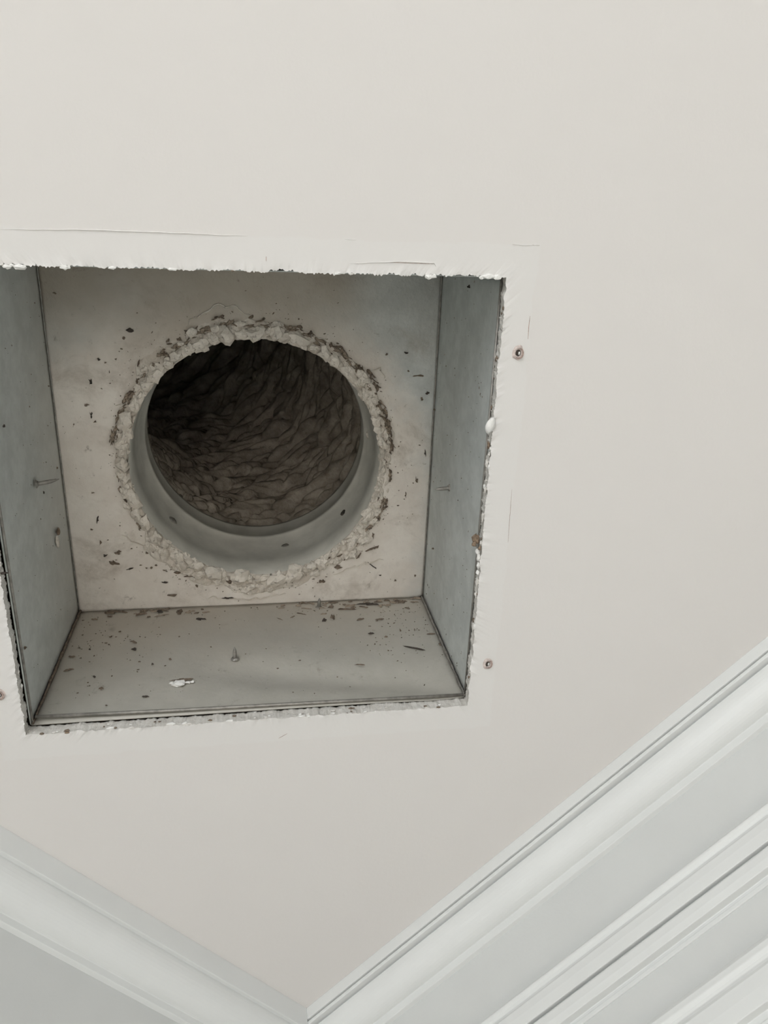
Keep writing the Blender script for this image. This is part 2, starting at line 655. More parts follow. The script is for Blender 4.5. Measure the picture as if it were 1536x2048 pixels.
for i, (x, y, z, a, b, c, mt) in enumerate(edge_bits):
    blob('edge_crumb', mt, ceiling, (x * mm, y * mm, z * mm), (a * mm, b * mm, c * mm), i + 1.5, 0.5, 2, None, False)
for i in range(70):
    side = rnd.choice((1, 1, 2, 2, 2, 3, 0))
    u = rnd.uniform(-0.145, 0.145)
    z = rnd.uniform(-0.0004, 0.006)
    p = {0: (u, HY0 + 0.0002, 0.0), 1: (HX1 - 0.0002, u, z), 2: (u, HY1 - 0.0001, z), 3: (HX0 + 0.0002, u, z)}[side]
    sz = rnd.uniform(0.0005, 0.0013)
    blob('edge_crumb', rnd.choice((M_GYP, M_PAINT, M_DUST)), ceiling, p, (sz * (1.6 if side in (0, 2) else 0.8), sz * (0.8 if side in (0, 2) else 1.6), sz), i * 2.3, 0.5, 1, None, False)
# the white almond-shaped paint curl on the right edge
V, F = [], []
nn = 12
for i in range(nn + 1):
    u = i / nn
    w = 0.0030 * math.sin(math.pi * u) ** 0.7
    for s, dz in ((-1, 0.0008), (0, -0.0006), (1, 0.0008)):
        V.append((s * w + 0.0022 * (0.5 - u), (u - 0.5) * 0.0105, dz - 0.0012))
for i in range(nn):
    for q in range(2):
        a = i * 3 + q
        F.append((a, a + 1, a + 4, a + 3))
o = mesh('paint_curl', V, F, M_PAINT, ceiling, True, (0.1500, -0.0620, -0.0004))
o.modifiers.new('thick', 'SOLIDIFY').thickness = 0.0005
o['label'] = 'white paint curl hanging from the edge'

# ------------------------------------------------------------------ walls and mouldings


def extrude_profile(name, side, prof, length, mat, label, cat):
    """prof: (t behind the crown edge, drop below ceiling); mitred at the corner"""
    V, F = [], []
    n = len(prof)
    for t, drop in prof:
        c = corner(t, t) if prof in (CROWN, CROWN_L) else corner(t, WT)
        d = DR if side == 'right' else DL
        e = c + d * length
        V.append((c.x, c.y, CEIL - drop))
        V.append((e.x, e.y, CEIL - drop))
    for i in range(n):
        j = (i + 1) % n
        q = (2 * i, 2 * i + 1, 2 * j + 1, 2 * j)
        F.append(q if side == 'right' else q[::-1])
    F.append(tuple(2 * i for i in range(n)))
    F.append(tuple(2 * i + 1 for i in range(n))[::-1])
    o = mesh(name, V, F, mat)
    tag(o, label, cat, 'structure')
    bev = o.modifiers.new('soften', 'BEVEL')
    bev.width = 0.0004
    bev.segments = 2
    bev.limit_method = 'ANGLE'
    bev.angle_limit = math.radians(35)
    return o


def ovolo(p0, p1, n=10, k=1.0):
    """convex quarter: leaves p0 vertically, reaches p1 horizontally"""
    out = []
    for i in range(n + 1):
        a = math.pi / 2 * i / n
        out.append((p0[0] + (p1[0] - p0[0]) * (1 - math.cos(a)), p0[1] + (p1[1] - p0[1]) * math.sin(a)))
    return out


CROWN = [(0.0, 0.0), (0.0, 0.0098), (0.0045, 0.0101), (0.0045, 0.0112), (0.0004, 0.0116), (0.0004, 0.0145), (0.0065, 0.0150), (0.0065, 0.0174), (0.0034, 0.0176)]
CROWN += ovolo((0.0034, 0.0176), (0.0200, 0.0366), 12)
CROWN += [(0.0200, 0.0424), (WT + 0.004, 0.0436), (WT + 0.004, 0.0)]
CROWN_L = [(0.0, 0.0), (0.0, 0.0186), (0.0030, 0.0189), (0.0030, 0.0206), (0.0022, 0.0209)] + ovolo((0.0022, 0.0209), (0.0200, 0.0418), 12) + [(0.0200, 0.0474), (WT + 0.004, 0.0486), (WT + 0.004, 0.0)]
RAIL_A = [(WT + .004, 0.0925), (0.0190, 0.0930), (0.0175, 0.0945), (0.0175, 0.0958), (0.0190, 0.0972), (0.0200, 0.0990), (0.0192, 0.1008), (0.0176, 0.1025), (0.0172, 0.1080), (0.0176, 0.1152), (0.0228, 0.1154), (0.0228, 0.1174), (0.0180, 0.1176), (0.0172, 0.1190), (0.0170, 0.1240), (0.0176, 0.1288), (0.0236, 0.1290), (0.0236, 0.1314), (0.0226, 0.1316), (0.0226, 0.1345), (WT + .004, 0.1345)]
RAIL_B = [(WT + .004, 0.1570), (0.0200, 0.1600), (0.0178, 0.1630), (0.0175, 0.1665), (0.0190, 0.1688), (0.0195, 0.1705), (0.0187, 0.1725), (0.0175, 0.1745), (0.0172, 0.1820), (0.0176, 0.1902), (0.0236, 0.1905), (0.0236, 0.1945), (0.0226, 0.1948), (0.0226, 0.1965), (WT + .004, 0.1965)]
for side, L, word in (('right', LENR, 'brightly lit'), ('left', LENL, 'dimly lit')):
    k = 1 if side == 'right' else 4
    where = 'right-hand' if side == 'right' else 'left-hand'
    extrude_profile('trim_%d' % k, side, CROWN if side == 'right' else CROWN_L, L, M_TRIM, 'white crown moulding along the %s wall, %s' % (where, word), 'moulding')
    if side == 'right':
        extrude_profile('trim_2', side, RAIL_A, L, M_TRIM, 'upper stepped rail moulding on the right-hand wall below the crown', 'moulding')
        extrude_profile('trim_3', side, RAIL_B, L, M_TRIM, 'lower stepped rail moulding on the right-hand wall', 'moulding')


def prism(name, poly, z0, z1, mat):
    n = len(poly)
    V = [(p.x, p.y, z0) for p in poly] + [(p.x, p.y, z1) for p in poly]
    F = [tuple(range(n))[::-1], tuple(range(n, 2 * n))]
    for i in range(n):
        j = (i + 1) % n
        F.append((i, j, n + j, n + i))
    return mesh(name, V, F, mat)


TH = 0.12
A0 = WC
B0 = WC + DR * LENR
D0 = WC + DL * LENL
CC = WC + DR * LENR + DL * LENL
tag(prism('wall_right', [A0, B0, B0 + NR * TH, A0 + NR * TH], 0, CEIL, M_WALL), 'pale grey-white wall below the right-hand mouldings', 'wall', 'structure')
tag(prism('wall_left', [A0, A0 + NL * TH, D0 + NL * TH, D0], 0, CEIL, M_WALL), 'pale grey-white wall below the left-hand mouldings', 'wall', 'structure')
fl = prism('floor', [A0, B0, CC, D0], -0.05, 0.0, M_FLOOR)
tag(fl, 'pale oak floor of the room', 'floor', 'structure')


def window_wall(name, p, q, outward, wc, along, width, zlo, zhi, label, num):
    """wall from p to q with one window opening; built from four piers joined in one mesh"""
    L = (q - p).length
    u = (q - p).normalized()
    c = (wc - p).dot(u)
    spans = [(0, c - width / 2, 0, CEIL), (c + width / 2, L, 0, CEIL), (c - width / 2, c + width / 2, 0, zlo), (c - width / 2, c + width / 2, zhi, CEIL)]
    V, F = [], []
    for a, b, z0, z1 in spans:
        k = len(V)
        P = [p + u * a, p + u * b, p + u * b + outward * TH, p + u * a + outward * TH]
        V += [(v.x, v.y, z0) for v in P] + [(v.x, v.y, z1) for v in P]
        F += [tuple(k + i for i in f) for f in ((3, 2, 1, 0), (4, 5, 6, 7), (0, 1, 5, 4), (1, 2, 6, 5), (2, 3, 7, 6), (3, 0, 4, 7))]
    tag(mesh(name, V, F, M_WALL), label, 'wall', 'structure')
    # window: frame bars and glass
    w = empty('window_%d' % num, (p.x + u.x * c, p.y + u.y * c, zlo))
    tag(w, 'white framed window in the %s' % label.split(' with')[0], 'window', 'structure')
    base = p + u * c
    bars = [(-width / 2, -width / 2 + .06, zlo, zhi), (width / 2 - .06, width / 2, zlo, zhi), (-width / 2, width / 2, zlo, zlo + .06), (-width / 2, width / 2, zhi - .06, zhi), (-.025, .025, zlo, zhi)]
    V, F = [], []
    for a, b, z0, z1 in bars:
        k = len(V)
        for zz in (z0, z1):
            for s, d in ((a, .03), (b, .03), (b, .08), (a, .08)):
                v = u * s + outward * d
                V.append((v.x, v.y, zz - zlo))
        F += [tuple(k + i for i in f) for f in ((3, 2, 1, 0), (4, 5, 6, 7), (0, 1, 5, 4), (1, 2, 6, 5), (2, 3, 7, 6), (3, 0, 4, 7))]
    mesh('window_frame', V, F, M_TRIM, w)
    for a, b in ((-width / 2 + .06, -.025), (.025, width / 2 - .06)):
        V = []
        for d in (.052, .058):
            for s, zz in ((a, .06), (b, .06), (b, zhi - zlo - .06), (a, zhi - zlo - .06)):
                v = u * s + outward * d
                V.append((v.x, v.y, zz))
        mesh('pane', V, [(0, 1, 2, 3), (7, 6, 5, 4), (0, 4, 5, 1), (1, 5, 6, 2), (2, 6, 7, 3), (3, 7, 4, 0)], M_GLASS, w)


window_wall('wall_back', D0, CC, DL, W1C, DR, 1.9, 0.65, 2.25, 'far wall with a wide window, opposite the right-hand wall', 1)
window_wall('wall_front', B0, CC, DR, W2C, DL, 1.6, 0.65, 2.25, 'end wall with a narrower window, opposite the left-hand wall', 2)

# unseen closed shell, added over the ceiling to keep sky light from leaking in
V, F = [], []
for z in (0.02, 1.4):
    for q in (A0, B0, CC, D0):
        V.append((q.x - BOX.x, q.y - BOX.y, z))
for i in range(4):
    j = (i + 1) % 4
    F.append((i, j, 4 + j, 4 + i))
F.append((4, 5, 6, 7))
ro = mesh('added_roof', V, F, mat_plain('added_roof_shell', (0.25, 0.19, 0.13), 0.9, 0, 8, 0.2), None, False, BOX)
tag(ro, 'unseen dark shell added over the ceiling to block sky light', 'added_roof', 'structure')

# ------------------------------------------------------------------ sheet-metal boot
boot = empty('duct_boot', BOX)
tag(boot, 'open galvanised sheet-metal duct box set into the square ceiling hole', 'duct box')
BX, BY = 0.154, 0.151                         # half sizes
Z0, Z1 = 0.0115, 0.171                        # rim and plate heights above the ceiling face
HC = Vector((0.0037, 0.0163))                 # centre of the round outlet
HR = 0.1045                                   # its radius


def sheet(name, mat, fn, nu, nv, normal, th=0.0008, parent=boot):
    """thin two-sided sheet: fn(u, v) -> local point, thickness added against the normal"""
    V = []
    nrm = Vector(normal)
    for i in range(nu + 1):
        for j in range(nv + 1):
            V.append(Vector(fn(i / nu, j / nv)))
    m = len(V)
    V += [v - nrm * th for v in V]
    F = []
    w = nv + 1
    for i in range(nu):
        for j in range(nv):
            a = i * w + j
            F.append((a, a + w, a + w + 1, a + 1))
            F.append((m + a, m + a + 1, m + a + w + 1, m + a + w))
    for i in range(nu):
        a, b = i * w, (i + 1) * w
        F.append((a, m + a, m + b, b))
        a, b = i * w + nv, (i + 1) * w + nv
        F.append((a, b, m + b, m + a))
    for j in range(nv):
        a = j
        F.append((a, a + 1, m + a + 1, m + a))
        a = nu * w + j
        F.append((a, m + a, m + a + 1, a + 1))
    return mesh(name, V, F, mat, parent, True)


def dent(u, v, s):
    e = min(u, 1 - u, v, 1 - v)
    return smooth(0, 0.15, e) * 0.0022 * noise.noise(Vector((u * 2.1 + s, v * 1.7, s * 1.7)))


def p_bottom(u, v):
    x = -BX + 2 * BX * u
    z = Z0 + (Z1 - Z0) * v
    # shallow oil-can crease sweeping down to the right, plus a bowed fold line
    d = 0.0060 * math.exp(-((v - (0.52 - 0.42 * u)) / 0.11) ** 2) * smooth(0.25, 0.6, u)
    return (x, BY + dent(u, v, 1.0) + d * smooth(0, .1, 1 - u), z)


def p_left(u, v):
    return (-BX + dent(u, v, 2.0), -BY + 2 * BY * u, Z0 + (Z1 - Z0) * v)


def p_right(u, v):
    return (BX + dent(u, v, 3.0), -BY + 2 * BY * u, Z0 + (Z1 - Z0) * v)


def p_top(u, v):
    return (-BX + 2 * BX * u, -BY + dent(u, v, 4.0), Z0 + (Z1 - Z0) * v)


pan_b = sheet('side_panel', M_BOT, p_bottom, 48, 28, (0, -1, 0))
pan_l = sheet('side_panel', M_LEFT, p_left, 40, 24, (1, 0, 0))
pan_r = sheet('side_panel', M_RIGHT, p_right, 40, 24, (-1, 0, 0))
pan_t = sheet('side_panel', M_RIGHT, p_top, 40, 24, (0, 1, 0))
pan_b['label'] = 'side panel blotched with cream overspray and dirt'


def rod(name, mat, pts, r, parent, n=8, close=True, taper=None):
    V, F = [], []
    m = len(pts)
    P = [Vector(p) for p in pts]
    for i in range(m):
        d = (P[min(m - 1, i + 1)] - P[max(0, i - 1)]).normalized()
        a = d.orthogonal().normalized() if i == 0 else (a - d * a.dot(d)).normalized()
        b = d.cross(a)
        rr = r if taper is None else r * taper[i]
        for k in range(n):
            t = 2 * math.pi * k / n
            V.append(P[i] + (a * math.cos(t) + b * math.sin(t)) * rr)
    for i in range(m - 1):
        for k in range(n):
            q = (k + 1) % n
            F.append((i * n + k, i * n + q, (i + 1) * n + q, (i + 1) * n + k))
    F.append(tuple(range(n))[::-1])
    F.append(tuple((m - 1) * n + k for k in range(n)))
    return mesh(name, V, F, mat, parent, True)


# rolled hems along the rim: bottom panel has a visible one, tilted a little at the left
rod('hem', M_NAIL, [(-BX + 0.002, BY - 0.0030, Z0 + 0.0045), (-0.06, BY - 0.0022, Z0 + 0.0028), (0.05, BY - 0.0016, Z0 + 0.002), (BX - 0.002, BY - 0.001, Z0 + 0.001)], 0.0012, pan_b)
rod('hem', M_NAIL, [(BX - 0.0009, -BY, Z0 + 0.0008), (BX - 0.0009, 0, Z0 + 0.0008), (BX - 0.0009, BY, Z0 + 0.0008)], 0.0009, pan_r)
rod('hem', M_NAIL, [(-BX + 0.0009, -BY, Z0 + 0.0008), (-BX + 0.0012, 0, Z0 + 0.0008), (-BX + 0.0009, BY, Z0 + 0.0008)], 0.0009, pan_l)
# folded seams in the two far corners, packed with dirt
for sx, pn in ((-1, pan_l), (1, pan_r)):
    pts = []
    for i in range(30):
        u = i / 29
        pts.append((sx * (BX - 0.0012) + 0.0006 * noise.noise(Vector((u * 14, sx, 0))), BY - 0.0010 - 0.0005 * noise.noise(Vector((u * 17, sx, 4))), Z0 + (Z1 - Z0) * u))
    rod('corner_seam', M_DUST if sx < 0 else M_NAIL, pts, 0.0013, pn, 6, True, [0.7 + 0.5 * noise.noise(Vector((i * 0.6, sx, 2))) + (0.2 if i > 8 else 0) for i in range(30)])
# the folds between the plate and the long side panels
for sx, pn in ((-1, pan_l), (1, pan_r)):
    pts = [(sx * (BX - 0.0006), -BY + 2 * BY * i / 30, Z1 - 0.0008 + 0.0004 * noise.noise(Vector((i * .8, sx, 0)))) for i in range(31)]
    rod('fold', M_NAIL, pts, 0.0007, pn, 6)


def build_plate():
    n, m = 320, 26
    V, F = [], []
    for i in range(n):
        a = 2 * math.pi * i / n
        dx, dy = math.cos(a), math.sin(a)
        ks = []
        for lim, d, c in ((BX, dx, HC.x), (BY, dy, HC.y)):
            if abs(d) > 1e-9:
                ks.append(((lim if d > 0 else -lim) - c) / d)
        k = min(ks)
        for j in range(m + 1):
            u = j / m
            r = HR + (k - HR) * u
            x, y = HC.x + dx * r, HC.y + dy * r
            e = smooth(0, 0.03, BX - abs(x)) * smooth(0, 0.03, BY - abs(y))
            z = Z1 + 0.0016 * noise.noise(Vector((x * 9, y * 9, 5))) * e
            V.append((x, y, z))
    tot = len(V)
    V += [(x, y, z + 0.0008) for x, y, z in V]
    w = m + 1
    for i in range(n):
        i2 = (i + 1) % n
        for j in range(m):
            F.append((i * w + j, i2 * w + j, i2 * w + j + 1, i * w + j + 1))
            F.append((tot + i * w + j, tot + i * w + j + 1, tot + i2 * w + j + 1, tot + i2 * w + j))
        F.append((i * w, tot + i * w, tot + i2 * w, i2 * w))
        F.append((i * w + m, i2 * w + m, tot + i2 * w + m, tot + i * w + m))
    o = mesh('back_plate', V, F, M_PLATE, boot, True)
    o['label'] = 'plate with a round outlet, smeared with cream sealant'
    return o


plate = build_plate()

# round collar: sheet cylinder with a rolled bead near its far end
CZ = 0.279                                     # far end, above the ceiling face


def build_collar():
    n = 160
    prof = [(HR, Z1 - 0.0005), (HR, Z1 + 0.03), (HR - 0.0003, Z1 + 0.074), (HR - 0.0030, Z1 + 0.0752), (HR - 0.0040, Z1 + 0.0775), (HR - 0.0028, Z1 + 0.0800), (HR - 0.0006, Z1 + 0.084), (HR - 0.0016, CZ - 0.002), (HR - 0.0022, CZ), (HR - 0.0010, CZ), (HR + 0.0006, Z1 + 0.084), (HR + 0.0008, Z1 + 0.074), (HR + 0.0008, Z1 - 0.0005)]
    V, F = [], []
    for r, z in prof:
        for i in range(n):
            a = 2 * math.pi * i / n
            rr = r + 0.0006 * noise.noise(Vector((math.cos(a) * 1.2, math.sin(a) * 1.2, z * 8)))
            V.append((HC.x + rr * math.cos(a), HC.y + rr * math.sin(a), z))
    m = len(prof)
    for q in range(m):
        q2 = (q + 1) % m
        for i in range(n):
            j = (i + 1) % n
            F.append((q * n + i, q2 * n + i, q2 * n + j, q * n + j))
    o = mesh('collar', V, F, M_COLLAR, boot, True)
    o['label'] = 'smooth grey metal collar of the round outlet'
    return o


collar = build_collar()
# screw tips and spatter on the inside of the collar
for deg, dz, sz, mt, nm in ((40.3, 0.0506, (0.0012, 0.0032, 0.0038), M_DARK, 'screw_slot'), (138.7, 0.0457, (0.002, 0.0045, 0.004), M_NAIL, 'rivet'), (-1.5, 0.0726, (0.002, 0.003, 0.0035), M_MASTIC, 'mastic_spot'), (76.5, 0.054, (0.0006, 0.004, 0.004), M_NAIL, 'rivet')):
    a = math.radians(deg)
    rot = Matrix.Rotation(a, 3, 'Z')
    blob(nm, mt, collar, (HC.x + (HR - 0.0004) * math.cos(a), HC.y + (HR - 0.0004) * math.sin(a), Z1 + dz), sz, deg, 0.3, 2, rot)

# ------------------------------------------------------------------ mastic around the outlet


def ring_width(a):
    """width of the sealant ring, by angle (0 = +x, 90 = towards the panel with the dirt)"""
    c, s = math.cos(a), math.sin(a)
    w = 0.0110 + 0.004 * noise.noise(Vector((c * 1.6, s * 1.6, 3))) + 0.007 * noise.noise(Vector((c * 5, s * 5, 1))) + 0.003 * noise.noise(Vector((c * 14, s * 14, 2)))
    for deg, amp, wd in ((90, 0.008, 22), (125, 0.008, 20), (40, 0.010, 16), (-125, 0.006, 18), (-40, 0.008, 9), (-100, 0.004, 14)):
        d = (math.degrees(a) - deg + 180) % 360 - 180
        w += amp * math.exp(-(d / wd) ** 2)
    return max(0.009, w)


def build_mastic():
    n, m = 900, 34
    V, F = [], []
    for i in range(n):
        a = 2 * math.pi * i / n
        w = ring_width(a)
        for j in range(m + 1):
            s = j / m
            r = HR - 0.0006 + w * s
            x, y = HC.x + r * math.cos(a), HC.y + r * math.sin(a)
            wx = x + 0.004 * noise.noise(Vector((x * 70, y * 70, 1)))
            wy = y + 0.004 * noise.noise(Vector((x * 70, y * 70, 6)))
            dist, _ = noise.voronoi(Vector((wx * 115, wy * 115, 0.0)))
            chunk = smooth(0.02, 0.30, dist[1] - dist[0])
            cell = 0.5 + 0.5 * noise.cell(Vector((wx * 115, wy * 115, 0)))
            stp = smooth(-0.1, 0.25, noise.noise(Vector((math.cos(a) * 2.2, math.sin(a) * 2.2, 7))))
            f = (1 - s) ** 1.1 * 0.0046 + 0.0016 * stp * smooth(1.0, 0.9, s)
            big = 0.55 + 0.9 * max(0, 0.5 + fbm(x * 45, y * 45, 2, 3))
            h = f * big * (0.12 + 0.88 * chunk) * (0.75 + 0.5 * cell)
            h += 0.0007 * fbm(x * 320, y * 320, 9, 4) * smooth(1, 0.85, s)
            if j == m:
                h = -0.0004
            V.append((x, y, Z1 - max(h, -0.0004)))
    w = m + 1
    for i in range(n):
        i2 = (i + 1) % n
        for j in range(m):
            F.append((i * w + j, i2 * w + j, i2 * w + j + 1, i * w + j + 1))
    # ragged inner lip turned into the collar
    k0 = len(V)
    for i in range(n):
        a = 2 * math.pi * i / n
        x, y, z = V[i * w]
        dep = 0.003 + 0.003 * max(0, noise.noise(Vector((math.cos(a) * 16, math.sin(a) * 16, 5))) + 0.2)
        V.append((HC.x + (HR + 0.0004) * math.cos(a), HC.y + (HR + 0.0004) * math.sin(a), Z1 + dep))
    for i in range(n):
        i2 = (i + 1) % n
        F.append((i * w, k0 + i, k0 + i2, i2 * w))
    o = mesh('mastic_ring', V, F, M_MASTIC, boot, True)
    o['label'] = 'crumbly cream sealant smeared round the outlet'
    return o


mastic = build_mastic()

# separate crumbs of sealant, each its own piece
rnd = random.Random(5)
ang = 0.0
lumps = []
while ang < 360:
    a = math.radians(ang)
    d = lambda c: ((ang - c + 180) % 360) - 180
    big = 1.0
    if abs(d(25)) < 30:
        big = 0.62
    if abs(d(-100)) < 60 or abs(d(185)) < 35 or abs(d(100)) < 30:
        big = 1.15
    s = rnd.uniform(0.0028, 0.0064) * big
    lumps.append((a, HR + s * rnd.uniform(0.35, 0.9), s))
    ang += math.degrees(s * 1.75 / HR) * rnd.uniform(0.9, 1.35)
for _ in range(95):
    a = math.radians(rnd.choice((rnd.uniform(60, 140), rnd.uniform(-160, -20), rnd.uniform(20, 60), rnd.uniform(140, 215))))
    s = rnd.uniform(0.0018, 0.0042)
    lumps.append((a, HR + ring_width(a) * rnd.uniform(0.3, 0.85), s))
for i, (a, r, s) in enumerate(lumps):
    rot = Matrix.Rotation(a + rnd.uniform(-0.5, 0.5), 3, 'Z') @ Matrix.Rotation(rnd.uniform(-0.4, 0.4), 3, 'Y')
    blob('mastic_lump', M_MASTIC, mastic, (HC.x + r * math.cos(a), HC.y + r * math.sin(a), Z1 - 0.0012 - 0.25 * s), (s * rnd.uniform(0.7, 1.1), s * rnd.uniform(0.9, 1.5), s * rnd.uniform(0.5, 0.85)), i * 1.37, 0.6, 2, rot, False)

# brown dust rolled up along the outside of the sealant
for i in range(150):
    deg = rnd.choice((rnd.uniform(-165, -20), rnd.uniform(-165, -20), rnd.uniform(-20, 60), rnd.uniform(100, 210), rnd.uniform(-60, 0)))
    a = math.radians(deg)
    wd = ring_width(a)
    r = HR + wd * rnd.choice((rnd.uniform(0.85, 1.08), rnd.uniform(0.35, 0.6), rnd.uniform(0.8, 1.05)))
    V, F = flake_geo(rnd.uniform(0.0015, 0.0036), rnd.uniform(0.003, 0.010), rnd.uniform(0.0008, 0.0024), 100 + i, 8, 0.4)
    fm = frame_for((0, 0, -1), (math.cos(a), math.sin(a), 0)) @ Matrix.Rotation(rnd.uniform(-0.6, 0.6), 3, 'Z')
    mesh('dust_roll', [fm @ Vector(v) for v in V], F, M_DUST, mastic, False, (HC.x + r * math.cos(a), HC.y + r * math.sin(a), Z1 - 0.0010))

# thicker felted dust along the upper arc of the ring
for i in range(135):
    deg = rnd.choice((rnd.uniform(-172, -12), rnd.uniform(-172, -12), rnd.uniform(-215, 45)))
    a = math.radians(deg)
    r = HR + rnd.uniform(0.0085, 0.0125) + 0.0035 * noise.noise(Vector((math.cos(a) * 3, math.sin(a) * 3, 4)))
    V, F = flake_geo(rnd.uniform(0.0022, 0.0042), rnd.uniform(0.006, 0.013), rnd.uniform(0.0010, 0.0022), 900 + i, 10, 0.45)
    fm = frame_for((0, 0, -1), (math.cos(a), math.sin(a), 0)) @ Matrix.Rotation(rnd.uniform(-0.35, 0.35), 3, 'Z')
    mesh('dust_roll', [fm @ Vector(v) for v in V], F, M_FELT, mastic, False, (HC.x + r * math.cos(a), HC.y + r * math.sin(a), Z1 - 0.0012))

# ------------------------------------------------------------------ dirt flakes seen one by one (mm: x, y, z, width, height, turn)
PLATE_FLAKES = [(-90.4,-92.9,171.0,6.7,3.4,0),(-96.1,-86.7,171.0,2.2,2.2,0),(-98.7,-78.6,171.0,2.2,2.2,0),(-116.6,-70.3,171.0,3.0,2.2,0),(-103.5,-70.4,171.0,1.9,1.9,0),(-111.6,-67.6,171.0,1.9,1.5,0),(-124.2,-53.0,171.0,3.0,7.5,10),(-116.5,-47.1,171.0,1.9,1.5,0),(-129.1,-34.2,171.0,4.2,3.0,0),(-126.2,-25.6,171.0,2.7,6.1,0),(-124.0,-20.3,171.0,3.4,2.3,20),(-143.1,-119.5,171.0,3.2,1.8,0),(-130.2,64.8,171.0,2.8,8.0,-20),(-135.8,72.8,171.0,2.4,2.4,0),(-129.3,85.5,171.0,3.7,6.5,-20),(-126.3,97.3,171.0,5.7,3.3,30),(-116.3,95.3,171.0,5.8,4.9,30),(-119.6,105.1,171.0,9.1,4.9,-20),(-106.8,110.8,171.0,7.5,1.7,10),(-131.8,40.1,171.0,3.2,2.0,0),(-85.3,108.3,171.0,2.5,2.5,0),(-78.8,125.1,171.0,6.0,1.7,-10),(-89.6,110.6,171.0,2.1,2.1,0),(138.2,-58.4,171.0,10.3,2.1,0),(147.2,-43.6,171.0,3.5,3.0,0),(142.7,-38.4,171.0,4.3,3.0,20),(129.9,-62.2,171.0,3.4,2.1,0),(127.0,-77.5,171.0,3.8,2.1,0),(110.7,-76.1,171.0,2.9,2.1,0),(141.4,34.3,171.0,3.6,6.3,0),(148.0,9.0,171.0,1.8,7.1,10),(132.6,48.2,171.0,1.8,7.2,0),(108.2,97.4,171.0,6.9,3.7,40),(106.1,117.3,171.0,13.0,1.4,-40),(59.5,130.1,171.0,6.4,4.6,0),(126.7,131.9,171.0,2.4,2.4,0),(112.4,126.2,171.0,2.3,1.4,0),(145.3,127.6,171.0,2.4,2.4,0),(-73.6,138.2,171.0,11.2,2.6,0),(-25.9,143.0,171.0,9.7,2.2,0)]
BOTTOM_FLAKES = [(-125.6,151.0,166.8,17.2,3.4,0),(-99.9,151.0,166.4,8.7,2.6,0),(-84.6,151.0,163.1,6.9,3.5,0),(-67.2,151.0,160.6,5.2,7.8,-20),(-48.1,151.0,164.2,4.4,2.6,0),(-49.0,151.0,146.6,10.3,3.9,-10),(19.8,151.0,140.1,8.7,1.7,-40),(30.8,151.0,142.6,7.9,1.8,30),(57.9,151.0,134.7,7.9,4.4,0),(66.3,151.0,139.3,5.3,8.8,20),(78.4,151.0,152.8,18.1,2.7,-5),(102.6,151.0,160.0,27.6,3.2,-5),(131.5,151.0,163.2,14.0,2.3,-5),(-99.8,151.0,114.1,7.2,2.4,-30),(-98.3,151.0,102.4,7.1,2.8,-30),(-144.1,151.0,95.8,6.2,1.9,-10),(-142.9,151.0,77.2,8.2,2.6,20),(-122.5,151.0,65.6,2.6,2.6,0),(-114.2,151.0,49.0,3.6,2.9,30),(80.2,151.0,61.4,8.7,1.6,-5),(95.8,151.0,108.8,6.0,2.1,0),(107.7,151.0,101.8,3.8,1.7,0),(146.8,151.0,102.8,8.4,1.7,0),(126.8,151.0,82.3,25.0,1.7,-27),(150.8,151.0,85.3,2.1,5.1,20),(-113.5,151.0,131.5,3.3,1.6,0),(-81.1,151.0,78.6,2.3,1.9,0),(-68.4,151.0,84.5,2.3,2.3,0),(-119.5,151.0,124.0,3.2,1.6,0),(-132.8,151.0,105.8,2.7,1.6,0),(107.2,151.0,131.9,8.9,1.8,0),(89.6,151.0,133.5,7.9,1.8,10),(-81.5,151.0,35.4,7.2,1.4,0),(121.5,151.0,111.4,2.2,3.5,0)]
LEFT_FLAKES = [(-154.0,-51.4,160.7,1.6,2.0,0),(-154.0,-51.4,43.9,2.0,3.0,0),(-154.0,12.9,155.6,2.4,2.0,0),(-154.0,95.4,20.2,2.6,2.5,0),(-154.0,17.4,110.3,2.8,1.6,0)]
RIGHT_FLAKES = [(154.0,-138.8,85.0,3.4,4.1,-30),(154.0,87.0,140.1,2.4,4.7,20),(154.0,-30.6,165.7,3.4,2.9,0)]


def place_flakes(lst, normal, across, parent, seed, push):
    for i, (x, y, z, w, h, t) in enumerate(lst):
        V, F = flake_geo(w * mm, h * mm, min(w, h) * mm * 0.28 + 0.0004, seed + i, 10, 0.42)
        fm = frame_for(normal, across) @ Matrix.Rotation(math.radians(t), 3, 'Z')
        p = Vector((x, y, z)) * mm + Vector(normal) * push
        mesh('dirt_flake', [fm @ Vector(v) for v in V], F, M_DUST if (i * 7 + seed) % 3 else M_DARK, parent, False, p)


place_flakes(PLATE_FLAKES, (0, 0, -1), (1, 0, 0), plate, 300, 0.0006)
place_flakes(BOTTOM_FLAKES, (0, -1, 0), (1, 0, 0), pan_b, 400, 0.0006)
place_flakes(LEFT_FLAKES, (1, 0, 0), (0, 1, 0), pan_l, 500, 0.0006)
place_flakes(RIGHT_FLAKES, (-1, 0, 0), (0, 1, 0), pan_r, 600, 0.0006)


